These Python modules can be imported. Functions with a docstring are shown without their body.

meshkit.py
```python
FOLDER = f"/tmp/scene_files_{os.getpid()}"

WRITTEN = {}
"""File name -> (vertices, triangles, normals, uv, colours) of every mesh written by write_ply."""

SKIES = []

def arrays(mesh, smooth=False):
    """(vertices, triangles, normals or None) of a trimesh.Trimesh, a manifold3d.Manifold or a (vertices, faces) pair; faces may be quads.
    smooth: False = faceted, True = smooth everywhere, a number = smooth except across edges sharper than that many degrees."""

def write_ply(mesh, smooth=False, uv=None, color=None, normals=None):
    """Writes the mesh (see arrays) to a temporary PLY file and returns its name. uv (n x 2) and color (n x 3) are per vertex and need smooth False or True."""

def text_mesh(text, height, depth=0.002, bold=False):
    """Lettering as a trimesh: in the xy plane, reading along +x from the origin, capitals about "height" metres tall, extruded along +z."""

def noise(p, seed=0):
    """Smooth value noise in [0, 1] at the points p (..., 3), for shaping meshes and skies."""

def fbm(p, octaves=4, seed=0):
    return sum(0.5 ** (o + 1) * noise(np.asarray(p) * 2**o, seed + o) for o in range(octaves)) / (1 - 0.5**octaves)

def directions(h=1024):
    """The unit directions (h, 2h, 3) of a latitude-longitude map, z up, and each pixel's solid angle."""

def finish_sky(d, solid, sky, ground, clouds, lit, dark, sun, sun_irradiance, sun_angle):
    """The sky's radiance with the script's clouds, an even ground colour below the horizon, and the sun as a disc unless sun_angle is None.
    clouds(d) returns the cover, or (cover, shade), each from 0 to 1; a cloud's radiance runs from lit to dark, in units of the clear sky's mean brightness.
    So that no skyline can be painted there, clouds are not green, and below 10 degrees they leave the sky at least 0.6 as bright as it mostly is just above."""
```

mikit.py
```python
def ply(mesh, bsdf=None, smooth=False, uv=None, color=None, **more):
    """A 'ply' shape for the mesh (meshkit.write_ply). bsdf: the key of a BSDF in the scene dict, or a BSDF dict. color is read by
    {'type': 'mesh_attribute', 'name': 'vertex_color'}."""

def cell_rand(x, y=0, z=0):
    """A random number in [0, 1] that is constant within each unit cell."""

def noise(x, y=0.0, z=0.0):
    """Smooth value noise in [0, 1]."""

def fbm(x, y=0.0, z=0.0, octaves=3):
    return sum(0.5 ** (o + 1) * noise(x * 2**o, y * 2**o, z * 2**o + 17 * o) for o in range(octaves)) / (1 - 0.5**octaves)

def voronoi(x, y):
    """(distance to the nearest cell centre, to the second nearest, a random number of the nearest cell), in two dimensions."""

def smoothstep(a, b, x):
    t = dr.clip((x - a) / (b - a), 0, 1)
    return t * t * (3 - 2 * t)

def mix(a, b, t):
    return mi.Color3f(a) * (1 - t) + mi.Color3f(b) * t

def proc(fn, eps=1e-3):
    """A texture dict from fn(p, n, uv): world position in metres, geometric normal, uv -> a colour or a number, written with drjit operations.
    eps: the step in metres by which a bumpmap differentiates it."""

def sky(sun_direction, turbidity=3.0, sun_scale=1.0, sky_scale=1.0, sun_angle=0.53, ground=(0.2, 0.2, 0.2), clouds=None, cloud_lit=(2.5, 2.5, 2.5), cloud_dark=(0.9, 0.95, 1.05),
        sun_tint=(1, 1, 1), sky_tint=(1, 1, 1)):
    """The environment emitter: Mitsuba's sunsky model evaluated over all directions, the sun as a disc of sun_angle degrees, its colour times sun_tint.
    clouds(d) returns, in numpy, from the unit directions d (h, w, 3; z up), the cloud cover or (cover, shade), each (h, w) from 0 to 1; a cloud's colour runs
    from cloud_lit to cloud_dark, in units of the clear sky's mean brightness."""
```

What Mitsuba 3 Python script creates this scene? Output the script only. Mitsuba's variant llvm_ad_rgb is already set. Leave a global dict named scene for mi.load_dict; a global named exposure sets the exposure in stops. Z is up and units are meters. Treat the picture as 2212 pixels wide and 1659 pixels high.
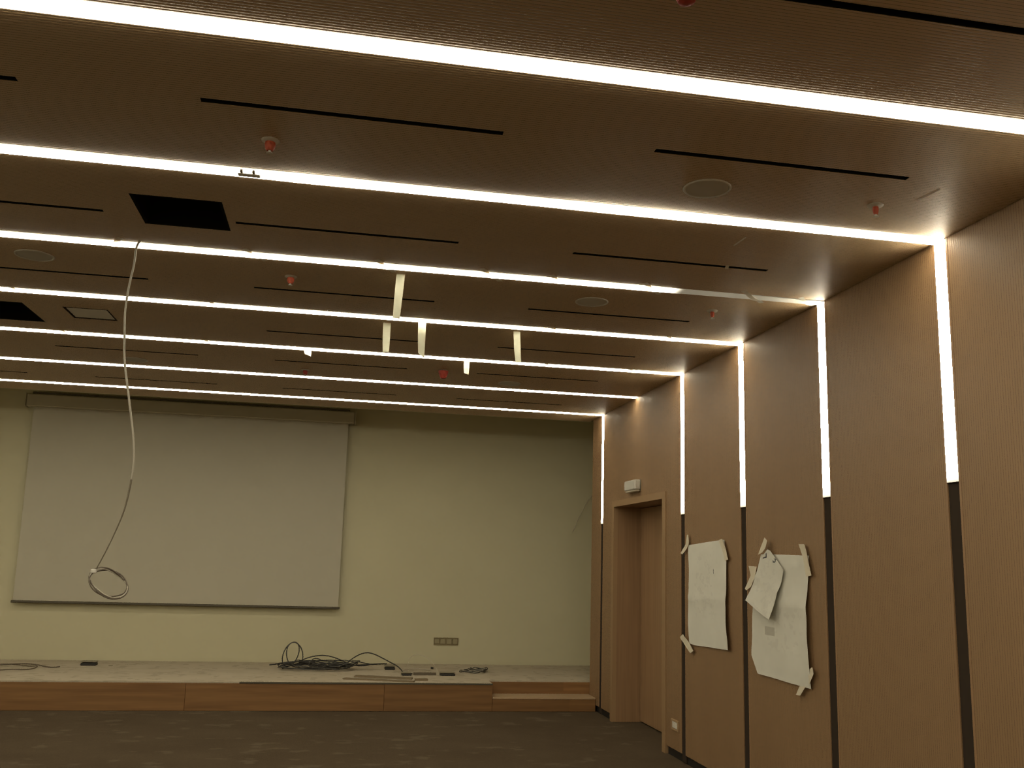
import math, random
import numpy as np, trimesh, mitsuba as mi, drjit as dr, mikit
from shapely.geometry import Polygon, box as sbox, Point
from shapely.ops import unary_union
from scipy.spatial import Delaunay
from mikit import noise, fbm, smoothstep, mix, proc

T = mi.ScalarTransform4f
scene, labels = {'type': 'scene'}, {}

# ---------------------------------------------------------------- camera
EYE = np.array([0.0, 0.0, 1.55])
FWD = np.array([0.17682442, 0.96682924, 0.18432133])
UP = np.array([-0.06297324, -0.17577526, 0.98241408])
scene['camera'] = {'type': 'perspective', 'fov': 2 * math.degrees(math.atan(1106 / 2046.2)), 'fov_axis': 'x',
                   'near_clip': 0.05, 'far_clip': 60.0,
                   'to_world': T().look_at(origin=EYE.tolist(), target=(EYE + FWD).tolist(), up=UP.tolist())}
# ---------------------------------------------------------------- light and exposure: the linear lamps of the hall
exposure = 0.0
LAMP = np.array([1.0, 0.92, 0.70]) * 15.8          # radiance of the ceiling diffusers
WALL_LAMP = LAMP * 1.6                             # the strips running down the wall
# a sky is not seen from this closed room

# ---------------------------------------------------------------- measures (metres)
W, H = 2.890, 3.186                                 # right wall face, ceiling face
LEFT, BACK, FAR, STAGE_Y, STAGE_Z = -6.3, -4.2, 12.1, 10.24, 0.28
SW = 0.088                                          # width of a light strip
YS = [2.825, 4.010, 5.195, 6.380, 7.585, 8.830, 10.035]      # near edges of the strips in view
YB = [-3.095, -1.91, -0.725, 0.46, 1.64]                      # the same rhythm behind the camera
CEIL_END, PANEL_END = 10.62, 10.47

# ---------------------------------------------------------------- helpers
def key_for(name):
    if name not in scene and not any(k.startswith(name + '__') for k in scene):
        return name
    n = 1
    while f'{name}_{n:03d}' in scene or any(k.startswith(f'{name}_{n:03d}__') for k in scene):
        n += 1
    return f'{name}_{n:03d}'

def part_key(parent, name):
    k = f'{parent}__{name}'
    n = 1
    while k in scene:
        k = f'{parent}__{name}_{n:03d}'
        n += 1
    return k

def tag(key, label=None, cat=None, group=None, kind=None):
    d = {}
    if label: d['label'] = label
    if cat: d['category'] = cat
    if group: d['group'] = group
    if kind: d['kind'] = kind
    labels[key] = d
    return key

def one(name, mesh, bsdf, label, cat, smooth=False, group=None, **kw):
    k = key_for(name)
    scene[k] = mikit.ply(mesh, bsdf, smooth=smooth, **kw)
    return tag(k, label, cat, group)

def thing(name, label, cat, group=None):
    k = key_for(name)
    if k == name:                                   # reserve: first part is added at once by the caller
        pass
    return tag(k, label, cat, group)

def part(parent, name, mesh, bsdf, smooth=False, label=None, kind=None, **kw):
    k = part_key(parent, name)
    scene[k] = mikit.ply(mesh, bsdf, smooth=smooth, **kw)
    if label or kind: tag(k, label, kind=kind)
    return k

def bx(x0, x1, y0, y1, z0, z1):
    m = trimesh.creation.box(extents=(x1 - x0, y1 - y0, z1 - z0))
    m.apply_translation(((x0 + x1) / 2, (y0 + y1) / 2, (z0 + z1) / 2))
    return m

def cham(x0, x1, y0, y1, z0, z1, c=0.003):
    """A box with chamfered edges (convex hull of three boxes)."""
    p = []
    for sx, sy, sz in ((c, c, 0), (c, 0, c), (0, c, c)):
        for x in (x0 + sx, x1 - sx):
            for y in (y0 + sy, y1 - sy):
                for z in (z0 + sz, z1 - sz):
                    p.append((x, y, z))
    return trimesh.convex.convex_hull(np.array(p))

def cat(*ms):
    return trimesh.util.concatenate([m for m in ms])

def plate_xy(poly, z0, z1):
    m = trimesh.creation.extrude_polygon(poly, z1 - z0)
    m.apply_translation((0, 0, z0))
    return m

def plate_yz(poly, x0, x1):
    """poly in (y, z), from x0 to x1."""
    m = trimesh.creation.extrude_polygon(poly, x1 - x0)
    v = m.vertices.copy()
    m.vertices = np.c_[v[:, 2] + x0, v[:, 0], v[:, 1]]
    return m

def lathe(profile, at, n=40):
    m = trimesh.creation.revolve(np.array(profile, float), sections=n)
    m.apply_translation(at)
    return m

def spline(pts, n):
    from scipy.interpolate import CubicSpline
    pts = np.array(pts, float)
    t = np.r_[0, np.cumsum(np.linalg.norm(np.diff(pts, axis=0), axis=1) + 1e-6)]
    return CubicSpline(t, pts)(np.linspace(0, t[-1], n))

def tube(pts, r, sides=8, n=None):
    if n: pts = spline(pts, n)
    pts = np.array(pts, float)
    r = np.broadcast_to(r, len(pts))
    d = np.gradient(pts, axis=0)
    d /= np.linalg.norm(d, axis=1, keepdims=True) + 1e-12
    u = np.cross(d[0], [0.31, 0.2, 0.93]); u /= np.linalg.norm(u)
    ring, v = [], []
    a = np.linspace(0, 2 * np.pi, sides, endpoint=False)
    for p, t, rr in zip(pts, d, r):
        u = u - t * (u @ t); u /= np.linalg.norm(u)
        w = np.cross(t, u)
        v.append(p + rr * (np.cos(a)[:, None] * u + np.sin(a)[:, None] * w))
    v = np.vstack(v); f = []
    for i in range(len(pts) - 1):
        for j in range(sides):
            k = (j + 1) % sides
            f += [[i * sides + j, i * sides + k, (i + 1) * sides + k], [i * sides + j, (i + 1) * sides + k, (i + 1) * sides + j]]
    c0, c1 = len(v), len(v) + 1
    v = np.vstack([v, pts[0], pts[-1]])
    L = (len(pts) - 1) * sides
    for j in range(sides):
        k = (j + 1) % sides
        f += [[c0, k, j], [c1, L + j, L + k]]
    return trimesh.Trimesh(v, f, process=False)

def sheet(outline, step, height, thick=0.0006):
    """A thin sheet over the outline (two coordinates a, b) lying at height(a, b); returns (a, b, h) vertices with two faces."""
    poly = Polygon(outline).buffer(0)
    ring = []
    for a, b in zip(outline, outline[1:] + outline[:1]):
        a, b = np.array(a), np.array(b)
        n = max(1, int(np.linalg.norm(b - a) / step))
        ring += [a + (b - a) * i / n for i in range(n)]
    x0, y0, x1, y1 = poly.bounds
    inner = poly.buffer(-step * 0.5)
    g = [np.array((x, y)) for x in np.arange(x0, x1, step) for y in np.arange(y0, y1, step) if inner.contains(Point(x, y))]
    p = np.array(ring + g)
    tri = Delaunay(p).simplices
    c = p[tri].mean(axis=1)
    small = poly.buffer(1e-6)
    tri = np.array([t for t, q in zip(tri, c) if small.contains(Point(*q))])
    e1, e2 = p[tri[:, 1]] - p[tri[:, 0]], p[tri[:, 2]] - p[tri[:, 0]]
    flip = e1[:, 0] * e2[:, 1] - e1[:, 1] * e2[:, 0] < 0
    tri[flip] = tri[flip][:, ::-1]
    h = np.array([height(*q) for q in p])
    top = np.c_[p, h + thick]; bot = np.c_[p, h]
    n, r = len(p), len(ring)
    side = []
    for i in range(r):
        j = (i + 1) % r
        side += [[i, n + i, n + j], [i, n + j, j]]
    f = np.vstack([tri, tri[:, ::-1] + n, side])
    return trimesh.Trimesh(np.vstack([top, bot]), f, process=False)

def on_wall(m, x=None):
    """(y, z, h) -> the right wall, h metres out of it."""
    v = m.vertices.copy()
    o = trimesh.Trimesh(np.c_[(W if x is None else x) - v[:, 2], v[:, 0], v[:, 1]], m.faces[:, ::-1], process=False)
    o.fix_normals(multibody=False)
    return o

# ---------------------------------------------------------------- materials
def groove(y):
    """0 on a rib, 1 in the groove between two ribs (16 mm apart)."""
    u = y / 0.016
    u = u - dr.floor(u)
    d = dr.abs(u - 0.5) * 0.016
    return 1 - smoothstep(0.0008, 0.0017, d)

def ribs(lo, hi, dark):
    def fn(p, n, uv):
        g = fbm(p.y * 70, p.x * 1.3 + 7, p.z * 1.3 + 3, 3)
        b = noise(p.y * 5.2, p.x * 0.4, p.z * 0.4)
        return mix(mix(lo, hi, 0.55 * g + 0.45 * b), dark, 0.55 * groove(p.y))
    return fn
wall_ribs = ribs((0.36, 0.213, 0.105), (0.424, 0.256, 0.128), (0.13, 0.072, 0.040))
ceiling_ribs = ribs((0.70, 0.475, 0.255), (0.77, 0.54, 0.30), (0.20, 0.115, 0.060))

def rib_height(p, n, uv):
    u = p.y / 0.016
    u = u - dr.floor(u)
    return 1 - dr.abs(2 * dr.abs(u - 0.5) - 1) ** 2

def plain_wood(p, n, uv):
    g = fbm(p.x * 60, p.y * 60, p.z * 1.6, 3)
    return mix((0.34, 0.198, 0.100), (0.42, 0.250, 0.130), g)

def stage_wood(p, n, uv):
    g = fbm(p.x * 1.8 + dr.floor((p.x + 1.331) / 1.965) * 9, p.y * 30, p.z * 26, 4)
    k = mikit.cell_rand(dr.floor((p.x + 1.331) / 1.965), 3)
    c = mix((0.20, 0.088, 0.024), (0.39, 0.200, 0.070), g)
    return c * (0.88 + 0.2 * k)

def carpet(p, n, uv):
    a = fbm(p.x * 2.2, p.y * 3.1, 0, 3)
    b = noise(p.x * 160, p.y * 160, 1)
    c = mix((0.060, 0.043, 0.028), (0.092, 0.070, 0.046), a * 0.6 + b * 0.4)
    s = fbm(p.x * 6, p.y * 9, 5, 4)
    return mix(c, (0.155, 0.130, 0.09), 0.30 * smoothstep(0.62, 0.80, s))

def plaster(p, n, uv):
    a = fbm(p.x * 0.9, p.y * 0.9, p.z * 0.9, 3)
    return mix((0.475, 0.44, 0.305), (0.52, 0.485, 0.34), a)

def stage_sheet(p, n, uv):
    a = fbm(p.x * 4, p.y * 6, 0, 4)
    s = smoothstep(0.60, 0.72, fbm(p.x * 11, p.y * 11, 8, 3))
    return mix(mix((0.37, 0.32, 0.24), (0.42, 0.365, 0.28), a), (0.27, 0.23, 0.17), 0.5 * s)

def diffuse(name, c):
    scene[name] = {'type': 'twosided', 'bsdf': {'type': 'diffuse', 'reflectance': c if isinstance(c, dict) else {'type': 'rgb', 'value': list(c)}}}
    return name

def gloss(name, c, a=0.2, ior=1.5):
    scene[name] = {'type': 'twosided', 'bsdf': {'type': 'roughplastic', 'diffuse_reflectance': c if isinstance(c, dict) else {'type': 'rgb', 'value': list(c)},
                                                'alpha': a, 'int_ior': ior, 'distribution': 'ggx', 'nonlinear': False}}
    return name

def ribbed_bsdf(fn, a, b, ior, crown):
    def lobe(alpha):
        return {'type': 'roughplastic', 'diffuse_reflectance': proc(fn), 'alpha': alpha, 'int_ior': ior, 'distribution': 'ggx', 'nonlinear': False}
    return {'type': 'twosided', 'bsdf': {'type': 'bumpmap', 'height': proc(rib_height, eps=0.0004), 'scale': crown,
            'bsdf': {'type': 'blendbsdf', 'weight': 0.5, 'sheen': lobe(a), 'satin': lobe(b)}}}
scene['wall_wood'] = ribbed_bsdf(wall_ribs, 0.22, 0.40, 1.5, 0.0010)
scene['ceiling_wood'] = ribbed_bsdf(ceiling_ribs, 0.19, 0.40, 1.8, 0.0020)
gloss('casing_wood', (0.44, 0.275, 0.140), 0.3)
diffuse('socket_rim', (0.34, 0.23, 0.13))
gloss('smooth_wood', proc(plain_wood), 0.25)
gloss('stage_wood', proc(stage_wood), 0.3)
diffuse('carpet', proc(carpet))
diffuse('plaster', proc(plaster))
diffuse('white_plaster', (0.74, 0.70, 0.58))
diffuse('stage_sheet', proc(stage_sheet))
diffuse('dark_channel', (0.045, 0.034, 0.026))
diffuse('black_void', (0.012, 0.011, 0.010))
gloss('black_plastic', (0.018, 0.016, 0.014), 0.3)
gloss('white_plastic', (0.88, 0.85, 0.77), 0.3)
gloss('speaker_mesh', (0.80, 0.76, 0.67), 0.4)
gloss('wire_grey', (0.40, 0.36, 0.29), 0.4)
gloss('grey_plastic', (0.30, 0.26, 0.18), 0.3)
gloss('orange_cap', (0.62, 0.10, 0.035), 0.35)
gloss('red_cap', (0.55, 0.055, 0.03), 0.35)
diffuse('screen_cloth', (0.435, 0.405, 0.325))
gloss('screen_case', (0.62, 0.57, 0.43), 0.35)
gloss('dark_bar', (0.10, 0.085, 0.055), 0.3)
gloss('cord_white', (0.62, 0.57, 0.47), 0.35)
gloss('cord_dull', (0.27, 0.23, 0.165), 0.4)
gloss('cord_brown', (0.16, 0.125, 0.085), 0.35)
gloss('cable_grey', (0.075, 0.072, 0.065), 0.35)
gloss('cable_black', (0.030, 0.027, 0.022), 0.35)
gloss('tread_wood', (0.66, 0.46, 0.27), 0.4)
diffuse('socket_frame', (0.20, 0.165, 0.095))
diffuse('socket_insert', (0.27, 0.235, 0.15))
gloss('raw_board', (0.36, 0.27, 0.16), 0.5)
scene['tape'] = {'type': 'principledthin', 'base_color': {'type': 'rgb', 'value': [0.92, 0.88, 0.78]}, 'roughness': 0.6, 'diff_trans': 0.55}
scene['ribbon'] = {'type': 'principledthin', 'base_color': {'type': 'rgb', 'value': [0.80, 0.78, 0.62]}, 'roughness': 0.7, 'diff_trans': 1.0}
scene['opal'] = {'type': 'diffuse', 'reflectance': {'type': 'rgb', 'value': [0.6, 0.58, 0.52]}}
diffuse('opal_off', (0.62, 0.57, 0.46))

# ================================================================ THE SETTING
scene['floor'] = mikit.ply(bx(LEFT - 0.1, 3.9, BACK - 0.1, FAR + 0.1, -0.12, 0), 'carpet'); tag('floor', 'dark brown carpet floor with pale dusty streaks', kind='structure')
scene['wall_far'] = mikit.ply(bx(LEFT - 0.1, 3.9, FAR, FAR + 0.12, 0, 3.75), 'plaster'); tag('wall_far', 'plain cream wall behind the stage', kind='structure')
scene['wall_left'] = mikit.ply(bx(LEFT - 0.12, LEFT, BACK, FAR, 0, 3.75), 'white_plaster'); tag('wall_left', 'pale wall on the left', kind='structure')
scene['wall_back'] = mikit.ply(bx(LEFT - 0.1, 3.9, BACK - 0.12, BACK, 0, 3.75), 'white_plaster'); tag('wall_back', 'pale wall at the back', kind='structure')

# ---- door numbers used by the wall: outer casing and clear opening (y, z)
DO, DI, LEAF_X = (8.035, 9.675, 2.205), (8.115, 9.60, 2.143), 3.17
# ---- right wall: dark backing, ribbed panels with open joints where the strips run
back = Polygon([(BACK, 0), (PANEL_END, 0), (PANEL_END, 3.70), (BACK, 3.70)]).difference(sbox(DI[0] - 0.02, -1, DI[1] + 0.02, DI[2] + 0.02))
tag('wall_right', 'wall of ribbed wood panels with dark joints', kind='structure')
part('wall_right', 'backing', plate_yz(back, W + 0.032, W + 0.10), 'dark_channel')
part('wall_right', 'end_board', bx(W + 0.032, 3.75, PANEL_END, PANEL_END + 0.03, 0, 3.70), 'smooth_wood')
PL = 0.068
joints = [y for i, y in enumerate(YB + YS) if i != len(YB) + 5]        # no strip comes down over the door
edges = [BACK] + sum([[y, y + SW] for y in joints], []) + [PANEL_END + 0.03]
for a, b in zip(edges[0::2], edges[1::2]):
    pl = sbox(a, PL, b, H + 0.05)
    if a < 8.5 < b: pl = pl.difference(sbox(DO[0] + 0.004, -1, DO[1] - 0.004, DO[2] - 0.004))
    part('wall_right', 'panel', plate_yz(pl, W, W + 0.032), 'wall_wood')
for y in joints:
    part('wall_right', 'joint_strip', bx(W + 0.006, W + 0.0315, y + 0.0003, y + SW - 0.0003, 0.01, 1.98), 'dark_channel')
for a, b in zip(edges[0::2], edges[1::2]):
    for e in (a, b - 0.016):
        if BACK < e < PANEL_END - 0.02: part('wall_right', 'edge_lip', cham(W - 0.0018, W + 0.004, e + 0.0004, e + 0.0156, PL + 0.001, H - 0.002, 0.0008), 'smooth_wood')
scene['baseboard_right'] = mikit.ply(cat(bx(W + 0.018, W + 0.03, BACK, DO[0] + 0.01, 0, PL), bx(W + 0.018, W + 0.03, DO[1] - 0.01, PANEL_END, 0, PL)), 'black_plastic')
tag('baseboard_right', 'black recessed plinth under the wood panels', kind='structure')
scene['wall_stage'] = mikit.ply(bx(3.75, 3.87, PANEL_END, FAR, 0, 3.75), 'plaster'); tag('wall_stage', 'side wall of the stage recess', kind='structure')

# ---- door in its deep niche
tag('door_1', 'tall wooden door set back in a deep wood lined niche', kind='structure')
cas = sbox(DO[0], 0, DO[1], DO[2]).difference(sbox(DI[0], -1, DI[1], DI[2]))
part('door_1', 'casing', plate_yz(cas, W - 0.013, W + 0.03), 'casing_wood', label='lighter wood casing around the niche')
lin = sbox(DI[0] - 0.018, 0, DI[1] + 0.018, DI[2] + 0.018).difference(sbox(DI[0], -1, DI[1], DI[2]))
part('door_1', 'lining', plate_yz(lin, W + 0.03, LEAF_X + 0.06), 'smooth_wood')
mid = (DI[0] + DI[1]) / 2
for a, b in ((DI[0] + 0.004, mid - 0.002), (mid + 0.002, DI[1] - 0.004)):
    lf = part('door_1', 'leaf', cham(LEAF_X, LEAF_X + 0.045, a, b, 0.012, DI[2] - 0.004, 0.002), 'smooth_wood')
yh = mid - 0.07
hm = cat(lathe([(0, 0), (0.024, 0), (0.024, 0.008), (0.0, 0.008)], (0, 0, 0), 24), trimesh.creation.cylinder(0.009, 0.05, sections=16).apply_translation((0, 0, 0.03)))
hm.apply_transform(trimesh.transformations.rotation_matrix(-math.pi / 2, (0, 1, 0))); hm.apply_translation((LEAF_X, yh, 1.03))
hm = cat(hm, tube([(LEAF_X - 0.05, yh, 1.03), (LEAF_X - 0.052, yh - 0.06, 1.03), (LEAF_X - 0.05, yh - 0.12, 1.028)], 0.009, 10, 12))
scene['door_1__leaf__handle'] = mikit.ply(hm, 'grey_plastic', smooth=30)
part('door_1', 'threshold', cham(LEAF_X - 0.035, LEAF_X + 0.02, DI[0] + 0.002, 8.62, 0, 0.010, 0.002), 'raw_board', label='pale strip at the foot of the door leaf')

# ---- ceiling: ribbed panels, one per bay, cut out for slots, hatches, speakers
SLOT_X = [(-4.09, -2.955), (-2.34, -1.205), (-0.575, 0.557), (1.175, 2.292)]
SLOT_Y = [2.300, 3.382, 4.712, 5.902, 7.082, 8.172, 9.568]
SLOT_W = 0.036
HATCH = [(-1.033, -0.612, 4.450, 4.867), (-2.62, -2.175, 6.765, 7.325)]       # open, black inside
ACCESS = (-1.925, -1.628, 6.797, 7.112)                                       # white flap
allY = [BACK - SW] + YB + YS + [CEIL_END]
tag('ceiling', 'ceiling of ribbed dark wood panels', kind='structure')
slots = []
for i in range(len(allY) - 1):
    y0, y1 = allY[i] + SW, allY[i + 1]
    pl = sbox(LEFT, y0, W - 0.003, y1)
    if allY[i] >= 1.6:
        row = i - len(YB)
        ys = SLOT_Y[row] if row < 7 else None
        if ys:
            for a, b in SLOT_X:
                if (row == 0 and a < 1) or (a < -4 and row < 6) or (row == 4 and -3 < a < -1): continue
                slots.append((a, b, ys, i))
                pl = pl.difference(sbox(a, ys, b, ys + SLOT_W))
    for a, b, c, d in HATCH + [ACCESS]:
        pl = pl.difference(sbox(a, c, b, d))
    part('ceiling', 'panel', plate_xy(pl, H, H + 0.022), 'ceiling_wood')
part('ceiling', 'void_slab', bx(LEFT, W + 0.032, BACK, CEIL_END, H + 0.50, H + 0.56), 'black_void')
part('ceiling', 'fascia', bx(LEFT, 3.75, CEIL_END, CEIL_END + 0.03, H, 3.75), 'plaster')
part('ceiling', 'stage_soffit', bx(LEFT, 3.75, CEIL_END + 0.03, FAR, 3.62, 3.75), 'plaster')

# ---- black linear slot vents
def row_name(i):
    k = i - len(YB)
    names = ['in front of the nearest strip', 'between the nearest and second strips', 'between the second and third strips',
             'between the third and fourth strips', 'between the fourth and fifth strips', 'between the fifth and sixth strips', 'between the sixth and seventh strips']
    return names[min(k, len(names) - 1)]
for a, b, ys, i in slots:
    j = [s[0] for s in SLOT_X].index(a)
    nm = {0: 'far left', 1: 'left', 2: 'middle', 3: 'right'}[j]
    t = thing('slot_vent', f'black slot vent in the wood ceiling {row_name(i)}, {nm} one', 'vent', None)
    sides = cat(bx(a, b, ys + 0.0005, ys + 0.003, H + 0.002, H + 0.09), bx(a, b, ys + SLOT_W - 0.003, ys + SLOT_W - 0.0005, H + 0.002, H + 0.09),
                bx(a + 0.0005, a + 0.003, ys, ys + SLOT_W, H + 0.002, H + 0.09), bx(b - 0.003, b - 0.0005, ys, ys + SLOT_W, H + 0.002, H + 0.09))
    part(t, 'trough', cat(sides, bx(a, b, ys, ys + SLOT_W, H + 0.088, H + 0.092)), 'black_void')
    part(t, 'blade', bx(a + 0.003, b - 0.003, ys + SLOT_W / 2 - 0.0015, ys + SLOT_W / 2 + 0.0015, H + 0.018, H + 0.05), 'black_plastic')

# ---- hatches
for (a, b, c, d), lab in zip(HATCH, ('square black opening in the ceiling between the second and third strips', 'black opening in the ceiling at the left edge between the fourth and fifth strips')):
    t = thing('ceiling_opening', lab, 'opening')
    th = 0.015
    part(t, 'frame', cat(bx(a, a + th, c, d, H + 0.001, H + 0.30), bx(b - th, b, c, d, H + 0.001, H + 0.30), bx(a + th, b - th, c, c + th, H + 0.001, H + 0.30), bx(a + th, b - th, d - th, d, H + 0.001, H + 0.30)), 'black_void')
    part(t, 'duct', bx(a, b, c, d, H + 0.30, H + 0.31), 'black_void')
a, b, c, d = ACCESS
t = thing('access_panel', 'white square access panel in the ceiling beside the hanging cord', 'panel')
part(t, 'flap', cham(a + 0.012, b - 0.012, c + 0.012, d - 0.012, H + 0.003, H + 0.02, 0.002), 'white_plastic')
part(t, 'frame', cat(bx(a + .001, a + 0.009, c, d, H - 0.002, H + 0.02), bx(b - 0.009, b - .001, c, d, H - 0.002, H + 0.02), bx(a + 0.009, b - 0.009, c + .001, c + 0.009, H - 0.002, H + 0.02), bx(a + 0.009, b - 0.009, d - 0.009, d - .001, H - 0.002, H + 0.02)), 'dark_channel')

# ---- linear lamps
def emit_ceiling(x0, x1, y, fade=None, proud=0.006, cuts=40, sag=lambda x: 0.0):
    """Opal cover: underside and two low sides, facing outward; vertex colours carry the lamp's own radiance."""
    xs = np.linspace(x0, x1, cuts) if fade is None else np.r_[np.linspace(x0, x1 - fade, 4), np.linspace(x1 - fade, x1, 14)[1:]]
    v, f = [], []
    for x in xs:
        pr = proud + sag(x)
        v += [(x, *q) for q in ((y + 0.001, H + 0.006), (y + 0.001, H - pr), (y + SW - 0.001, H - proud - 0.3 * sag(x)), (y + SW - 0.001, H + 0.006))]
    for i in range(len(xs) - 1):
        for k in range(3):
            p = 4 * i + k
            f.append([p, p + 4, p + 5, p + 1])
    return np.array(v, float), np.array(f), xs

def oriented(v, f, ref):
    f = np.vstack([f[:, [0, 1, 2]], f[:, [0, 2, 3]]])
    m = trimesh.Trimesh(v, f, process=False)
    n = m.face_normals.sum(axis=0)
    if n @ np.array(ref) < 0: m = trimesh.Trimesh(v, f[:, ::-1], process=False)
    return m

names = ['nearest', 'second', 'third', 'fourth', 'fifth', 'sixth', 'seventh and farthest']
def area(rad):
    return {'type': 'area', 'radiance': {'type': 'rgb', 'value': [float(c) for c in rad]}}
def area_v():
    return {'type': 'area', 'radiance': {'type': 'mesh_attribute', 'name': 'vertex_color'}}

def second_sag(x):
    # the second strip's cover hangs a little loose on its near side
    return 0.008 * math.exp(-((x - 1.35) / 0.42) ** 4) + 0.006 * math.exp(-((x + 0.18) / 0.16) ** 4)

def ceiling_lamp(y, label, group=None):
    t = thing('ceiling_light_strip', label, 'light strip', group)
    xe = W - 0.004
    if abs(y - YS[2]) < 1e-6: xe = 1.99
    v, f, xs = emit_ceiling(LEFT + 0.01, xe, y, fade=0.14 if xe < 2.5 else None, cuts=60 if abs(y - YS[1]) < 1e-6 else 6, sag=second_sag if abs(y - YS[1]) < 1e-6 else (lambda x: 0.0))
    m = oriented(v, f, (0, 0, -1))
    if xe < 2.5:
        k = 0.009 + 0.991 * np.clip((xe - m.vertices[:, 0]) / 0.14, 0.0, 1) ** 2.2
        part(t, 'diffuser', m, 'opal', color=k[:, None] * LAMP, emitter=area_v(), label='lit opal cover')
        v, f, xs = emit_ceiling(xe, W - 0.004, y, cuts=3, proud=0.004)
        part(t, 'dim_diffuser', oriented(v, f, (0, 0, -1)), 'opal', emitter=area(LAMP * 0.009), label='barely lit end of the opal cover')
    else:
        part(t, 'diffuser', m, 'opal', emitter=area(LAMP), label='lit opal cover')
    part(t, 'channel', bx(LEFT + 0.01, W - 0.004, y + 0.0005, y + SW - 0.0005, H + 0.008, H + 0.06), 'white_plastic')

def wall_lamp(y, label, group=None, zb=1.985):
    t = thing('wall_light_strip', label, 'light strip', group)
    zs = np.r_[np.linspace(zb, zb + 0.10, 12), np.linspace(zb + 0.10, H - 0.004, 6)[1:]]
    prof = [(W + 0.008, y + 0.001), (W - 0.003, y + 0.001), (W - 0.003, y + SW - 0.001), (W + 0.008, y + SW - 0.001)]
    v, f = [], []
    for z in zs: v += [(q[0], q[1], z) for q in prof]
    for i in range(len(zs) - 1):
        for k in range(3):
            p = 4 * i + k
            f.append([p, p + 4, p + 5, p + 1])
    m = oriented(np.array(v, float), np.array(f), (-1, 0, 0))
    k = 0.022 + 0.978 * np.clip((m.vertices[:, 2] - zb) / 0.10, 0, 1) ** 1.7
    part(t, 'diffuser', m, 'opal', color=k[:, None] * WALL_LAMP, emitter=area_v())
    part(t, 'channel', bx(W + 0.010, W + 0.031, y + 0.0005, y + SW - 0.0005, zb, H), 'white_plastic')
    part(t, 'end_cap', bx(W - 0.003, W + 0.031, y + 0.001, y + SW - 0.001, zb - 0.004, zb), 'dark_channel')

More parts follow.
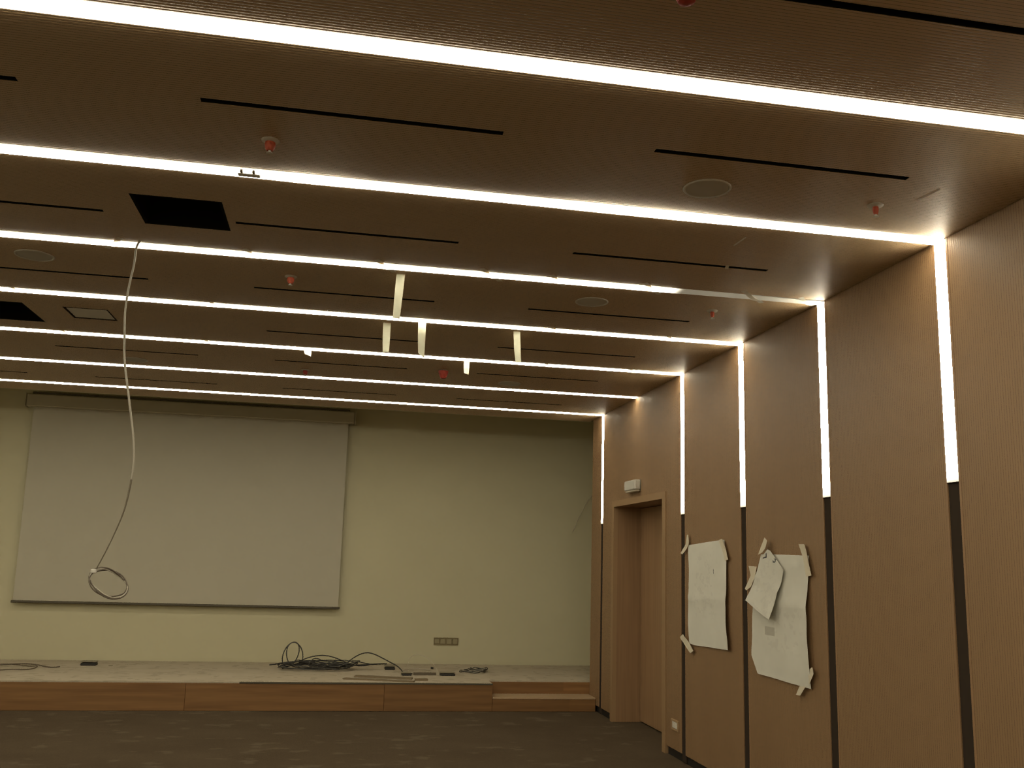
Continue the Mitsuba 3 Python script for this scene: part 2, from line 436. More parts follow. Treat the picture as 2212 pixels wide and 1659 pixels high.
for i, y in enumerate(YS):
    ceiling_lamp(y, f'white light strip across the ceiling, {names[i]} from the viewer' + (', its right end unlit' if i == 2 else ''))
for y in YB:
    ceiling_lamp(y, 'white light strip across the ceiling behind the viewer', 'ceiling light strips behind the viewer')
wl = {1: 'white light strip on the right wall running down from the second ceiling strip', 2: 'white light strip on the right wall above the large taped plan sheet, at the unlit strip',
      3: 'white light strip on the right wall between the two taped sheets', 4: 'white light strip on the right wall just right of the door', 6: 'white light strip on the right wall left of the door, farthest one', 0: 'white light strip on the right wall under the nearest ceiling strip'}
for i, y in enumerate(YS):
    if i != 5: wall_lamp(y, wl[i])
for y in YB: wall_lamp(y, 'white light strip on the right wall behind the viewer', 'wall light strips behind the viewer')

# ================================================================ STAGE
t = thing('stage', 'low stage with a brown wooden front and whitish top below the cream wall', 'stage')
NX, NY, SZ = 1.765, 10.52, 0.145                     # notch of the steps
top = Polygon([(LEFT + 0.006, STAGE_Y), (NX, STAGE_Y), (NX, NY), (3.74, NY), (3.74, FAR - 0.008), (LEFT + 0.006, FAR - 0.008)])
part(t, 'top', plate_xy(top, STAGE_Z - 0.012, STAGE_Z), 'stage_sheet', label='whitish covered stage floor')
bx_edges = [LEFT + 0.006, -5.26, -3.296, -1.331, 0.634, NX - 0.001]
for a, b in zip(bx_edges, bx_edges[1:]):
    part(t, 'front_board', cham(a + 0.001, b - 0.001, STAGE_Y + (0.0 if b < 1 else -0.004), STAGE_Y + 0.03, 0.002, STAGE_Z - 0.012, 0.0015), 'stage_wood')
part(t, 'edge_trim', cham(-0.818, NX, STAGE_Y - 0.007, STAGE_Y + 0.02, STAGE_Z - 0.013, STAGE_Z + 0.002, 0.001), 'dark_bar', label='dark trim along the stage edge')
part(t, 'cheek', bx(NX - 0.03, NX, STAGE_Y + 0.03, NY, 0.0, STAGE_Z - 0.012), 'stage_wood')
part(t, 'step_riser', cham(NX + 0.001, W - 0.004, STAGE_Y, STAGE_Y + 0.025, 0.002, SZ - 0.018, 0.0015), 'stage_wood')
part(t, 'step_tread', cham(NX + 0.001, W - 0.004, STAGE_Y - 0.004, NY + 0.01, SZ - 0.018, SZ, 0.002), 'tread_wood', label='pale step tread')
part(t, 'upper_riser', bx(NX + 0.001, 3.6, NY, NY + 0.025, SZ, STAGE_Z - 0.012), 'stage_wood')

# ================================================================ PROJECTION SCREEN
t = thing('projection_screen', 'large white pull-down projection screen on the cream wall', 'screen')
case = cham(-3.66, 0.195, 11.955, FAR - 0.001, 3.195, 3.345, 0.012)
part(t, 'housing', case, 'screen_case')
for x0, x1 in ((-3.675, -3.66), (0.195, 0.21)):
    part(t, 'end_cap', cham(x0, x1, 11.95, FAR - 0.001, 3.19, 3.35, 0.004), 'screen_case')
part(t, 'mounting_rail', cham(-3.60, 0.13, 11.97, FAR - 0.001, 3.346, 3.372, 0.003), 'dark_bar')
fabric = sheet([(-3.555, 0.945), (0.130, 0.945), (0.118, 3.20), (-3.585, 3.20)], 0.25, lambda a, b: 0.0, 0.001)
v = fabric.vertices.copy(); fabric = trimesh.Trimesh(np.c_[v[:, 0], 12.03 - v[:, 2], v[:, 1]], fabric.faces, process=False)
part(t, 'fabric', fabric, 'screen_cloth')
part(t, 'bottom_bar', cham(-3.575, 0.150, 12.015, 12.043, 0.918, 0.946, 0.006), 'dark_bar')

# ================================================================ CEILING FIXTURES
def speaker(x, y, label):
    t = thing('ceiling_speaker', label, 'speaker', None)
    r = 0.105
    part(t, 'rim', lathe([(r - 0.012, 0.004), (r - 0.010, -0.005), (r - 0.003, -0.006), (r, -0.003), (r, 0.0), (r - 0.012, 0.004)], (x, y, H), 48), 'white_plastic', smooth=40)
    part(t, 'grille', lathe([(0, -0.006), (0.05, -0.0055), (r - 0.012, -0.003), (r - 0.012, 0.0), (0, 0.0)], (x, y, H), 48), 'speaker_mesh', smooth=40)
speaker(1.522, 3.71, 'round white ceiling speaker beside the right slot vent, nearest and largest in view')
speaker(1.527, 5.625, 'round white ceiling speaker under the unlit part of the third strip')
speaker(1.54, 8.555, 'small far round ceiling speaker right of the red detector cap')
speaker(-1.765, 5.595, 'round white ceiling speaker at the left edge of the photo')
speaker(-1.78, 8.565, 'faint far round ceiling speaker right beside the hanging cord')

def sprinkler(x, y, label, cap='orange_cap', big=False, q=1.0):
    t = thing('sprinkler', label, 'sprinkler', None)
    k = 1.0
    part(t, 'rosette', lathe([(0, 0), (0.036 * k, 0), (0.036 * k, -0.003), (0.030 * k, -0.008), (0.016, -0.010), (0, -0.010)], (x, y, H), 32), 'white_plastic', smooth=35)
    if big:
        part(t, 'cap', lathe([(0, -0.008), (0.044, -0.008), (0.044, -0.018), (0.036, -0.045), (0.024, -0.072), (0.012, -0.076), (0, -0.076)], (x, y, H), 32), cap, smooth=35)
    else:
        part(t, 'cap', lathe([(0, -0.009), (0.020 * q, -0.010), (0.022 * q, -0.020), (0.019 * q, -0.036), (0.013 * q, -0.045), (0, -0.046)], (x, y, H), 28), cap, smooth=35)
        part(t, 'deflector', lathe([(0, -0.045), (0.006, -0.045), (0.006, -0.052), (0.012, -0.053), (0.012, -0.056), (0, -0.056)], (x, y, H), 24), 'white_plastic', smooth=35)
sprinkler(-0.342, 3.69, 'white sprinkler with an orange cap left of the ceiling\'s middle, just before the second strip')
sprinkler(2.324, 3.70, 'white sprinkler with an orange cap right of the large speaker', q=0.62)
sprinkler(-0.337, 5.605, 'white sprinkler with an orange cap just behind the third strip, left part of the ceiling')
sprinkler(2.328, 5.605, 'white sprinkler with an orange cap near the unlit end of the third strip', q=0.62)
sprinkler(0.873, 8.14, 'larger red cone shaped cap on the ceiling left of the far slot vent', 'red_cap', big=True)
sprinkler(-0.325, 8.53, 'tiny far sprinkler with a red cap before the sixth strip', 'red_cap')
sprinkler(0.887, 2.30, 'red cap cut off by the top edge of the photo', 'red_cap', big=True)

# ---- masking tape over the strips
def tape_over(x, y, ang, length, label, width=0.032, dx=0.0, slack=0.004, name='masking_tape', cat_='tape'):
    """A strip of tape stuck to the ceiling across a light strip; y: near edge of that strip."""
    c, s = math.cos(ang), math.sin(ang)
    yc = y + SW / 2
    n = 14
    v = []
    for i in range(n + 1):
        u = (i / n - 0.5) * length
        yy = u * s
        sag = 0.0012 + (0.0048 + slack) * max(0.0, 1 - (abs(yy) / (SW / 2 + 0.012)) ** 4)
        for w in (-width / 2, width / 2):
            v.append((x + u * c - w * s, yc + yy + w * c, H - sag))
    f = []
    for i in range(n):
        p = 2 * i
        f.append([p, p + 1, p + 3, p + 2])
    m = trimesh.Trimesh(np.array(v), np.vstack([np.array(f)[:, [0, 1, 2]], np.array(f)[:, [0, 2, 3]]]), process=False)
    return one(name, m, 'tape', label, cat_, smooth=True)
A = math.radians
for x, a, l, lab in [(-1.262, 118, .24, 'masking tape over the third ceiling strip right above the hanging cord'),
                     (-0.517, 62, .22, 'masking tape over the third ceiling strip between the cord and the first hanging ribbon'),
                     (0.205, 62, .24, 'masking tape over the third ceiling strip just left of the longest hanging ribbon'),
                     (0.815, 56, .26, 'masking tape over the third ceiling strip, next right of the longest hanging ribbon'),
                     (1.215, 58, .24, 'masking tape over the third ceiling strip, second one right of the longest hanging ribbon'),
                     (1.795, 52, .26, 'masking tape over the third ceiling strip where its lit part ends'),
                     (2.44, 44, .30, 'masking tape in the middle of the unlit end of the third strip'),
                     (2.795, 44, .22, 'masking tape over the third ceiling strip at the corner with the wall')]:
    tape_over(x, YS[2], A(a), l, lab)
for x, a, l, lab in [(-2.09, 65, .19, 'masking tape over the fourth ceiling strip near the left edge'), (-0.856, 65, .19, 'masking tape over the fourth ceiling strip right of the hanging cord'),
                     (1.485, 58, .22, 'masking tape over the fourth ceiling strip right of the rightmost hanging ribbon'), (2.35, 55, .2, 'masking tape over the fourth ceiling strip near the wall corner')]:
    tape_over(x, YS[3], A(a), l, lab)
for x, a, l, lab in [(-2.09, 60, .18, 'masking tape over the fifth ceiling strip near the left edge'), (-1.04, 65, .18, 'masking tape over the fifth ceiling strip right of the hanging cord'),
                     (1.705, 60, .18, 'masking tape over the fifth ceiling strip right of the shortest ribbon'),
                     (2.44, 60, .18, 'masking tape over the fifth ceiling strip near the wall corner')]:
    tape_over(x, YS[4], A(a), l, lab)
# tape peeled half off the fifth strip, its end hanging a little
def ribbon(x, y, length, lean, width, curve, label, twist=0.0, cut=0.0):
    n = 16
    v = []
    for i in range(n + 1):
        s = i / n
        z = H - 0.004 - length * s
        cx_ = x + lean * s
        cy_ = y + curve * math.sin(s * 2.4)
        tw = twist * s
        w = width * (1 - 0.18 * s * s)
        for k in (-0.5, 0.5):
            v.append((cx_ + k * w * math.cos(tw), cy_ + k * w * math.sin(tw), z - (cut * k if i == n else 0)))
    # the stuck-down top, turned onto the ceiling beyond the strip
    f = [[2 * i, 2 * i + 1, 2 * i + 3, 2 * i + 2] for i in range(n)]
    m = trimesh.Trimesh(np.array(v), np.vstack([np.array(f)[:, [0, 1, 2]], np.array(f)[:, [0, 2, 3]]]), process=False)
    return one('hanging_tape', m, 'ribbon', label, 'tape', smooth=True)
ribbon(0.300, YS[2] + SW + 0.075, 0.265, -0.012, 0.050, 0.015, 'longest white tape ribbon, hanging from the third ceiling strip', 0.15)
ribbon(0.289, YS[3] + SW + 0.085, 0.208, 0.004, 0.054, 0.030, 'white tape ribbon hanging from the fourth strip, left one of three', -0.25)
ribbon(0.528, YS[3] + SW - 0.02, 0.238, 0.006, 0.056, 0.025, 'white tape ribbon with a torn tip hanging from the fourth strip, middle one of three', 0.3, cut=0.03)
ribbon(1.218, YS[3] + SW + 0.060, 0.222, 0.020, 0.050, 0.020, 'white tape ribbon hanging from the fourth strip, right one of three', -0.2)
ribbon(1.016, YS[4] + SW + 0.012, 0.105, 0.002, 0.050, 0.012, 'shortest white tape ribbon, hanging from the fifth strip', 0.2, cut=0.01)
ribbon(-0.287, YS[4] + SW + 0.004, 0.032, 0.006, 0.060, 0.004, 'stub of white tape hanging from the fifth strip left of the ribbons', 0.0, cut=0.03)
# clip on the second strip
t = thing('strip_clip', 'small white connector clip in the second ceiling strip', 'clip')
part(t, 'body', cham(-0.50, -0.405, YS[1] + 0.02, YS[1] + 0.05, H - 0.018, H - 0.004, 0.003), 'white_plastic')
for x in (-0.488, -0.437):
    part(t, 'prong', cham(x, x + 0.010, YS[1] + 0.0, YS[1] + 0.02, H - 0.014, H - 0.004, 0.001), 'grey_plastic')

def scrap(x0, y0, x1, y1, w, label):
    d = np.array([x1 - x0, y1 - y0]); d /= np.linalg.norm(d); q = np.array([-d[1], d[0]]) * w / 2
    a, b = np.array([x0, y0]), np.array([x1, y1])
    o = Polygon([a + q, b + q * 0.8, b - q, a - q * 0.7])
    one('tape_scrap', plate_xy(o, H - 0.0012, H - 0.0002), 'tape', label, 'tape')
scrap(2.484, 3.463, 2.467, 3.588, 0.016, 'scrap of tape on the ceiling past the slot vent by the large speaker')
scrap(1.949, 4.250, 1.941, 4.384, 0.010, 'thin scrap of tape left on the ceiling just behind the second strip')
scrap(2.045, 4.700, 2.062, 4.760, 0.022, 'small tape across the right slot vent between the second and third strips')
# ---- hanging cord with a coil at its end
CY = 5.16
path = [(-1.112, 3.184), (-1.122, 3.165), (-1.129, 3.076), (-1.138, 2.986), (-1.148, 2.870), (-1.149, 2.769), (-1.140, 2.669), (-1.128, 2.545), (-1.115, 2.472), (-1.094, 2.375),
        (-1.068, 2.254), (-1.046, 2.147), (-1.033, 2.063), (-1.028, 1.968), (-1.036, 1.849), (-1.050, 1.754), (-1.080, 1.648), (-1.122, 1.531), (-1.155, 1.452)]
pts = spline([(x, CY + 0.004 * math.sin(z * 5), z) for x, z in path], 120)
zz = pts[:, 2]
rad = np.where(zz > 1.9, 0.0058, 0.0030) + np.clip((zz - 1.55) / 0.35, 0, 1) * 0.0 
rad = 0.0030 + 0.0028 * np.clip((zz - 1.62) / 0.35, 0, 1)
t = thing('dangling_cable', 'thin white cord hanging from the ceiling and ending in a coil', 'cord')
part(t, 'cord', tube(pts[:88], rad[:88], 8), 'cord_white', smooth=True)
part(t, 'cord', tube(pts[87:], rad[87:], 8), 'cord_dull', smooth=True, label='thin darker lower end of the cord')
rng = np.random.default_rng(4)
for k in range(4):
    a = np.linspace(0, 2 * np.pi, 72)
    ph = rng.uniform(0, 6.28); e = 0.0060
    cx_, cz_ = -1.088, 1.384
    ux, uz = np.array((0.85, -0.52)), np.array((0.50, 0.86))
    R1, R2 = 0.093 + 0.002 * k, 0.050 + 0.0015 * k
    px = cx_ + R1 * np.cos(a) * ux[0] + R2 * np.sin(a) * uz[0] + e * np.cos(3 * a + ph)
    pz = cz_ + R1 * np.cos(a) * ux[1] + R2 * np.sin(a) * uz[1] + e * np.sin(3 * a + ph)
    py = CY + 0.070 * np.sin(a) + e * np.sin(2 * a + ph)
    part(t, 'coil_turn', tube(np.c_[px, py, pz], 0.0032, 7), ('cord_white', 'cord_brown', 'cord_brown', 'cord_brown')[k], smooth=True)
part(t, 'tie', cham(-1.178, -1.150, CY - 0.014, CY + 0.012, 1.430, 1.452, 0.004), 'white_plastic', label='white tie')

# ================================================================ WALL THINGS
t = thing('exit_light', 'blank white emergency light box above the door', 'emergency light')
part(t, 'body', cham(W - 0.062, W - 0.002, 8.75, 9.09, 2.270, 2.365, 0.008), 'white_plastic')
part(t, 'lens', cham(W - 0.052, W - 0.006, 8.76, 9.08, 2.252, 2.270, 0.006), 'opal_off')
part(t, 'base', bx(W - 0.004, W - 0.0005, 8.745, 9.095, 2.258, 2.368), 'grey_plastic')

def socket(name, label, y0, y1, z0, z1):
    t = thing(name, label, 'socket')
    part(t, 'frame', plate_yz(sbox(y0, z0, y1, z1).difference(sbox(y0 + 0.02, z0 + 0.014, y1 - 0.02, z1 - 0.014)), W - 0.012, W - 0.0005), 'socket_rim')
    part(t, 'insert', cham(W - 0.010, W - 0.001, y0 + 0.021, y1 - 0.021, z0 + 0.015, z1 - 0.015, 0.003), 'white_plastic', label='pale insert')
    for k in (0.33, 0.67):
        yy = y0 + (y1 - y0) * k
        m = lathe([(0, 0), (0.014, 0), (0.014, 0.0015), (0, 0.0015)], (0, 0, 0), 20)
        m.apply_transform(trimesh.transformations.rotation_matrix(-math.pi / 2, (0, 1, 0))); m.apply_translation((W - 0.010, yy, (z0 + z1) / 2))
        part(t, 'recess', m, 'opal_off')
socket('wall_socket', 'small socket low on the wood wall just right of the door', 7.728, 7.893, 0.222, 0.305)

t = thing('socket_plate', 'grey row of four sockets on the cream wall above the stage', 'socket')
x0, x1, z0, z1 = 1.325, 1.632, 0.510, 0.597
fr = sbox(x0, z0, x1, z1)
wins = []
for k in range(4):
    a = x0 + 0.010 + k * 0.0735 + (0.004 if k > 1 else -0.002)
    wins.append((a, a + 0.062))
for a, b in wins: fr = fr.difference(sbox(a, z0 + 0.012, b, z1 - 0.012))
m = trimesh.creation.extrude_polygon(fr, 0.012); v = m.vertices.copy()
part(t, 'frame', trimesh.Trimesh(np.c_[v[:, 0], FAR - 0.0125 + v[:, 2], v[:, 1]], m.faces[:, ::-1], process=False), 'socket_frame')
for a, b in wins:
    part(t, 'insert', cham(a + 0.001, b - 0.001, FAR - 0.009, FAR - 0.001, z0 + 0.013, z1 - 0.013, 0.002), 'socket_insert')

# ---- taped sheets of paper
def paper_color(kind):
    def fn(p, n, uv):
        a = fbm(p.y * 7, p.z * 7, 3, 4)
        c = mix((0.60, 0.585, 0.52), (0.68, 0.665, 0.595), a)
        if kind == 1:
            ink = smoothstep(0.56, 0.68, fbm(p.y * 26, p.z * 34, 9, 3)) * smoothstep(0.30, 0.16, dr.abs(p.y - 7.13)) * smoothstep(0.34, 0.15, dr.abs(p.z - 1.42))
            c = mix(c, (0.46, 0.44, 0.40), 0.22 * ink)
            c = mix(c, (0.16, 0.15, 0.15), smoothstep(0.006, 0.002, dr.abs(p.y - 6.945 + (p.z - 1.52) * 0.1)) * smoothstep(0.022, 0.016, dr.abs(p.z - 1.523)))
        if kind == 2:
            ink = smoothstep(0.55, 0.68, fbm(p.y * 24, p.z * 30, 2, 3)) * smoothstep(0.34, 0.2, dr.abs(p.y - 5.83)) * smoothstep(0.2, 0.1, dr.abs(p.z - 1.18))
            c = mix(c, (0.50, 0.47, 0.42), 0.25 * ink)
            sq = smoothstep(0.074, 0.069, dr.abs(p.y - 6.012)) * smoothstep(0.029, 0.026, dr.abs(p.z - 1.151))
            c = mix(c, (0.40, 0.375, 0.32), 0.75 * sq)
        if kind == 3:
            c = c * 1.0
            ink = smoothstep(0.52, 0.66, fbm(p.y * 30, p.z * 44, 5, 3)) * smoothstep(0.20, 0.12, dr.abs(p.y - 6.03))
            c = mix(c, (0.44, 0.42, 0.40), 0.16 * ink)
            k1 = smoothstep(0.004, 0.001, dr.abs(p.z - 1.627 + (p.y - 6.03) * 0.15) - 0.0018) * smoothstep(0.032, 0.026, dr.abs(p.y - 6.025))
            k2 = smoothstep(0.010, 0.005, dr.abs(p.y - 6.003)) * smoothstep(0.017, 0.013, dr.abs(p.z - 1.641))
            c = mix(c, (0.07, 0.07, 0.075), dr.maximum(k1, k2))
            bl = smoothstep(0.55, 0.62, noise(p.y * 70, p.z * 110, 4)) * smoothstep(0.034, 0.022, dr.abs(p.y - 5.880)) * smoothstep(0.018, 0.012, dr.abs(p.z - 1.606))
            c = mix(c, (0.08, 0.08, 0.085), 0.9 * bl)
        return c
    return fn
for k in (1, 2, 3): diffuse(f'paper_{k}', proc(paper_color(k)))

import meshkit
def crinkle(a, b, s, seed):
    return (meshkit.fbm(np.array([[a * s, b * s, seed]]))[0])
def nz(a, b, s, seed):
    try: return float(crinkle(a, b, s, seed))
    except Exception: return 0.0

P1 = [(7.470, 1.726), (7.227, 1.738), (6.930, 1.752), (6.741, 1.758), (6.724, 1.643), (6.703, 1.606), (6.695, 1.393), (6.700, 1.233), (6.689, 1.131), (6.662, 1.038), (6.658, 0.970), (6.80, 0.962), (7.017, 0.956),
      (7.20, 0.949), (7.359, 0.942), (7.467, 0.950), (7.490, 1.101), (7.475, 1.278), (7.473, 1.5)]
def h1(y, z):
    curl = 0.022 * max(0, (6.80 - y) / 0.14) ** 1.5 * max(0.0, 1 - abs(z - 1.15) / 0.5)
    fold = 0.006 * math.exp(-((z - 1.31) / 0.02) ** 2)
    return 0.006 + curl + fold + 0.012 * abs(nz(y, z, 3.0, 1)) + 0.004 * nz(y, z, 9, 2)
one('taped_sheet', on_wall(sheet(P1, 0.03, h1)), 'paper_1', 'tall creased white paper sheet taped to the wood wall nearer the door', 'paper', smooth=40)
P2 = [(6.121, 1.650), (5.912, 1.649), (5.454, 1.641), (5.467, 1.534), (5.484, 1.367), (5.477, 1.235), (5.471, 1.105), (5.463, 1.008), (5.461, 0.855), (5.513, 0.855), (5.757, 0.856),
      (5.990, 0.858), (6.206, 0.859), (6.239, 0.898), (6.298, 0.972), (6.280, 1.107), (6.271, 1.219), (6.249, 1.303), (6.216, 1.484)]
def h2(y, z):
    fold = 0.010 * math.exp(-abs(z - 1.33 - 0.03 * (y - 5.7)) / 0.05)
    curl = 0.020 * max(0, (5.60 - y) / 0.14) ** 1.5 * max(0.0, 1 - abs(z - 1.15) / 0.35)
    return 0.006 + fold + curl + 0.012 * abs(nz(y, z, 3.0, 5)) + 0.004 * nz(y, z, 9, 6)
one('taped_sheet', on_wall(sheet(P2, 0.03, h2)), 'paper_2', 'largest white plan sheet taped crookedly to the wood wall, with a cut lower left corner', 'paper', smooth=40)
P3 = [(5.985, 1.682), (5.943, 1.674), (5.872, 1.627), (5.758, 1.550), (5.785, 1.479), (5.827, 1.407), (5.872, 1.307), (5.915, 1.230), (6.062, 1.265), (6.307, 1.337), (6.237, 1.415), (6.172, 1.499), (6.080, 1.627)]
def h3(y, z):
    fold = 0.008 * math.exp(-abs(z - 1.45 - 0.25 * (y - 6.0)) / 0.04)
    lift = 0.03 * max(0.0, (1.45 - z) / 0.2)
    return 0.030 + fold + lift + 0.003 * nz(y, z, 10, 8)
one('taped_sheet', on_wall(sheet(P3, 0.025, h3)), 'paper_3', 'small tilted white sheet with dark marks, hung over the largest plan sheet', 'paper', smooth=40)

def wall_tape(outline, label, h0=0.012, h=None):
    fn = h or (lambda y, z: h0 + 0.004 * math.sin(20 * (y + z)))
    one('wall_tape', on_wall(sheet(outline, 0.04, fn, 0.0004)), 'tape_paper', label, 'tape', smooth=40)
diffuse('tape_paper', (0.62, 0.56, 0.44))
wall_tape([(7.482, 1.811), (7.450, 1.810), (7.440, 1.735), (7.500, 1.690), (7.585, 1.651), (7.624, 1.662), (7.510, 1.734)], 'tape at the upper left corner of the sheet nearer the door', h=lambda y, z: 0.022 + 0.02 * max(0, y - 7.5))
wall_tape([(6.812, 1.757), (6.754, 1.766), (6.645, 1.612), (6.715, 1.604)], 'tape at the upper right corner of the sheet nearer the door', 0.022)
wall_tape([(7.643, 0.982), (7.567, 1.012), (7.337, 0.901), (7.409, 0.877)], 'tape at the lower left corner of the sheet nearer the door', 0.024)
wall_tape([(6.015, 1.761), (5.968, 1.738), (5.995, 1.690), (6.050, 1.660), (6.118, 1.648)], 'tape above the small tilted sheet', 0.040)
wall_tape([(5.560, 1.711), (5.495, 1.711), (5.410, 1.522), (5.470, 1.514)], 'tape at the upper right corner of the largest plan sheet', 0.022)
wall_tape([(6.296, 1.570), (6.175, 1.567), (6.200, 1.500), (6.262, 1.430), (6.350, 1.402), (6.375, 1.412), (6.275, 1.506)], 'crumpled tape left of the small tilted sheet', 0.024)
wall_tape([(5.485, 0.965), (5.429, 0.985), (5.412, 0.949), (5.470, 0.880)], 'tape at the lower right side of the largest plan sheet', 0.022)
wall_tape([(5.650, 0.798), (5.602, 0.855), (5.515, 0.862), (5.590, 0.800)], 'tape under the bottom edge of the largest plan sheet', 0.022)

# ================================================================ ON THE STAGE
Z = STAGE_Z
rng = np.random.default_rng(11)
def floor_box(x0, x1, y0, y1, label, h=0.045):
    t = thing('floor_box', label, 'box')
    part(t, 'body', cham(x0, x1, y0, y1, Z, Z + h * 0.6, 0.004), 'black_plastic')
    part(t, 'lid', cham(x0 - 0.003, x1 + 0.003, y0 + 0.02, y1 + 0.003, Z + h * 0.72, Z + h, 0.003), 'grey_plastic', label='grey lid')
    for x in (x0 + 0.006, x1 - 0.014):
        part(t, 'hinge', bx(x, x + 0.008, y1 - 0.03, y1 - 0.01, Z + h * 0.6, Z + h * 0.74), 'black_plastic')
floor_box(-2.640, -2.482, 11.55, 11.66, 'black socket box alone on the left part of the stage')
floor_box(0.700, 0.815, 11.42, 11.54, 'dark box on the stage at the right end of the cable heap')
floor_box(0.855, 0.960, 10.88, 11.00, 'black box on the stage right before the loose boards', 0.03)
floor_box(1.285, 1.450, 10.90, 11.00, 'black box on the stage between the white wire loop and the flat cable bundle', 0.035)

def lie(cx_, cy_, rx, ry, z, wob, ph, n=60, turns=1.0):
    a = np.linspace(0, 2 * np.pi * turns, n) + ph
    return np.c_[cx_ + rx * np.cos(a) + wob * np.sin(3 * a), cy_ + ry * np.sin(a) + wob * np.cos(2 * a), z + 0.006 * (1 + np.sin(5 * a + ph))]
t = thing('cable_heap', 'heap of coiled dark grey cable lying on the stage', 'cable')
for k in range(12):
    cx_ = rng.uniform(-0.14, 0.18); rx = rng.uniform(0.20, 0.50)
    if cx_ - rx < -0.50: rx = cx_ + 0.50
    if cx_ + rx > 0.66: rx = 0.66 - cx_
    loop = lie(cx_, 11.38 + rng.uniform(-0.06, 0.06), rx, rng.uniform(0.10, 0.28), Z + 0.006 + 0.004 * k, 0.025, rng.uniform(0, 6.28), 80)
    loop[:, 2] += rng.uniform(0.004, 0.030) * (1 + np.sin(2 * np.linspace(0, 6.28, 80) + rng.uniform(0, 6.28)))
    part(t, 'turn', tube(loop, 0.0052, 6), ('cable_grey', 'cable_black')[k % 3 == 0], smooth=True)
for dx, rx, lean, yy in ((-0.375, 0.085, 0.03, 11.50), (-0.330, 0.090, -0.02, 11.46)):
    a = np.linspace(-0.6 * np.pi, 1.6 * np.pi, 60)[5:-5]
    zc = Z + 0.150
    part(t, 'standing_loop', tube(np.c_[dx + rx * np.cos(a) + lean * np.sin(a), yy + 0.03 * np.cos(a), zc + 0.135 * np.sin(a) + 0.004], 0.0060, 7), 'cable_grey', smooth=True)
t = one('black_cable', tube([(-0.605, 11.50, Z + 0.035), (-0.45, 11.48, Z + 0.060), (-0.30, 11.47, Z + 0.075), (-0.10, 11.47, Z + 0.05), (0.15, 11.45, Z + 0.04), (0.40, 11.42, Z + 0.05), (0.62, 11.42, Z + 0.065), (0.72, 11.47, Z + 0.062)], 0.0072, 8, 70),
        'cable_black', 'thick black cable lying across the cable heap', 'cable', smooth=True)
one('black_cable', tube([(-0.25, 11.36, Z + 0.10), (-0.12, 11.38, Z + 0.145), (0.02, 11.38, Z + 0.155), (0.15, 11.37, Z + 0.125), (0.26, 11.36, Z + 0.08)], 0.0058, 8, 40), 'cable_black', 'low arched black cable on top of the cable heap', 'cable', smooth=True)
one('black_cable', tube([(0.27, 11.28, Z + 0.10), (0.36, 11.34, Z + 0.155), (0.50, 11.40, Z + 0.19), (0.62, 11.38, Z + 0.155), (0.74, 11.33, Z + 0.10), (0.83, 11.24, Z + 0.060), (0.875, 11.12, Z + 0.022), (0.90, 11.01, Z + 0.009), (0.98, 10.99, Z + 0.009)], 0.0062, 8, 70),
    'cable_black', 'black cable arching from the heap to the small black box', 'cable', smooth=True)
one('brown_cable', tube([(-3.60, 11.30, Z + 0.030), (-3.30, 11.36, Z + 0.030), (-3.02, 11.33, Z + 0.028), (-2.85, 11.29, Z + 0.009), (-2.785, 11.30, Z + 0.018)], 0.0065, 8, 40), 'cord_brown', 'straight brown cable end on the left of the stage', 'cable', smooth=True)
one('brown_cable', tube(lie(-3.40, 11.20, 0.40, 0.27, Z + 0.008, 0.01, 0.4, 70, 0.96), 0.0055, 8), 'cord_brown', 'brown cable loop at the left edge of the stage', 'cable', smooth=True)

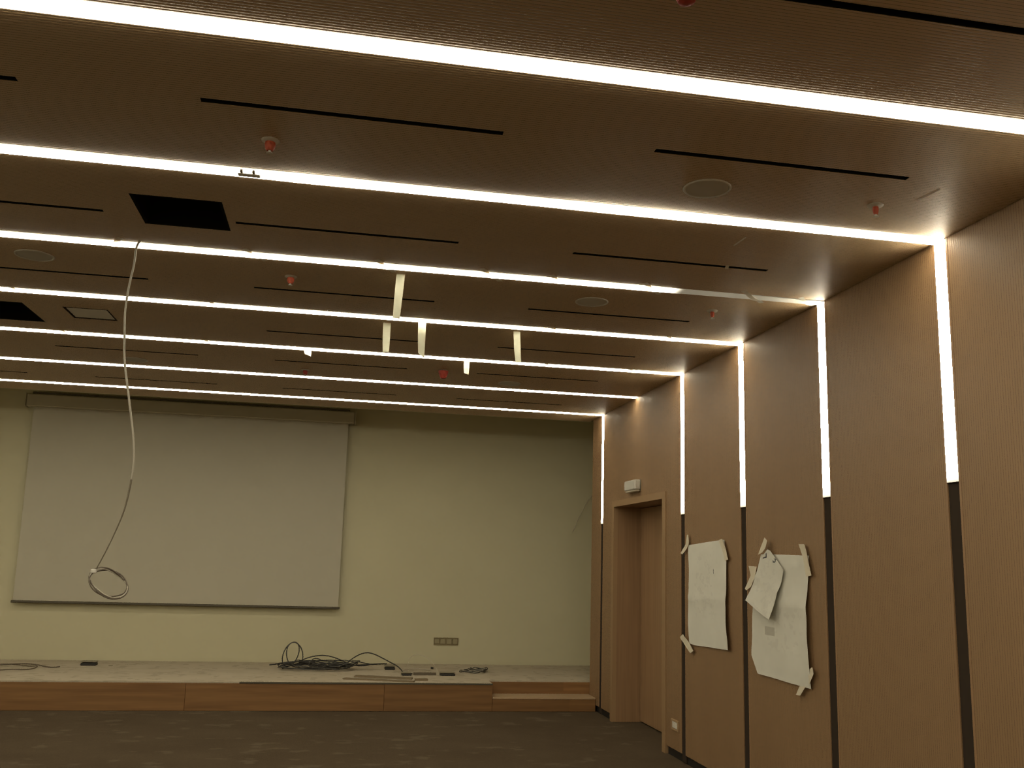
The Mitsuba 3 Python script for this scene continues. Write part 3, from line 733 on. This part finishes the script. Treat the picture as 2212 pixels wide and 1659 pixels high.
def board(pts, h, label, bs='raw_board', z=Z + 0.0005):
    m = plate_xy(Polygon(pts), z, z + h)
    one('loose_board', m, bs, label, 'board')
board([(0.205, 10.52), (0.93, 10.30), (0.955, 10.36), (0.24, 10.585)], 0.012, 'long thin pale board lying front on the stage edge')
board([(0.33, 10.70), (0.93, 10.52), (0.955, 10.62), (0.36, 10.80)], 0.014, 'pale board lying behind the long thin board')
board([(0.965, 10.42), (1.10, 10.44), (1.09, 10.49), (0.96, 10.47)], 0.022, 'short offcut of board at the right end of the long board')
board([(0.985, 10.93), (1.24, 10.93), (1.245, 10.99), (0.99, 10.99)], 0.025, 'brown batten lying between two black boxes', 'cord_brown')
one('white_wire', tube(np.vstack([lie(1.06, 11.25, 0.16, 0.22, Z + 0.006, 0.02, 0.5, 50, 0.9)]), 0.003, 6), 'cord_white', 'thin white wire loop lying flat on the stage', 'wire', smooth=True)
one('white_wire', tube([(0.96, 11.30, Z + 0.01), (0.96, 11.33, Z + 0.10), (1.00, 11.34, Z + 0.165), (1.10, 11.34, Z + 0.178), (1.20, 11.32, Z + 0.13), (1.27, 11.28, Z + 0.05), (1.29, 11.20, Z + 0.008)], 0.0026, 6, 40), 'cord_white', 'thin white wire arching up from the stage', 'wire', smooth=True)
t = thing('cable_bundle', 'flat bundle of thin dark cable on the stage below the four sockets', 'cable')
for k in range(5):
    part(t, 'turn', tube(lie(1.70 + 0.02 * k, 11.27 + 0.01 * k, 0.15 - 0.012 * k, 0.11, Z + 0.005 + 0.006 * k, 0.012, k * 1.3), 0.0045, 6), ('cable_black', 'wire_grey')[k % 2], smooth=True)
one('plastic_scrap', cham(-2.345, -2.305, 11.55, 11.58, Z, Z + 0.008, 0.002), 'grey_plastic', 'tiny dark scrap right of the lone socket box', 'scrap')
one('plastic_scrap', cham(1.245, 1.275, 11.55, 11.58, Z, Z + 0.022, 0.003), 'black_plastic', 'tiny black scrap near the far wall by the white wire', 'scrap')
one('wall_wire', tube([(3.42, 12.04, 2.60), (3.35, 12.05, 2.50), (3.289, 12.055, 2.404), (3.168, 12.06, 2.189), (3.10, 12.06, 2.04), (3.061, 12.065, 1.947)], 0.004, 6, 40), 'cord_white', 'thin wire sticking out of the cream wall at its right end', 'wire', smooth=True)
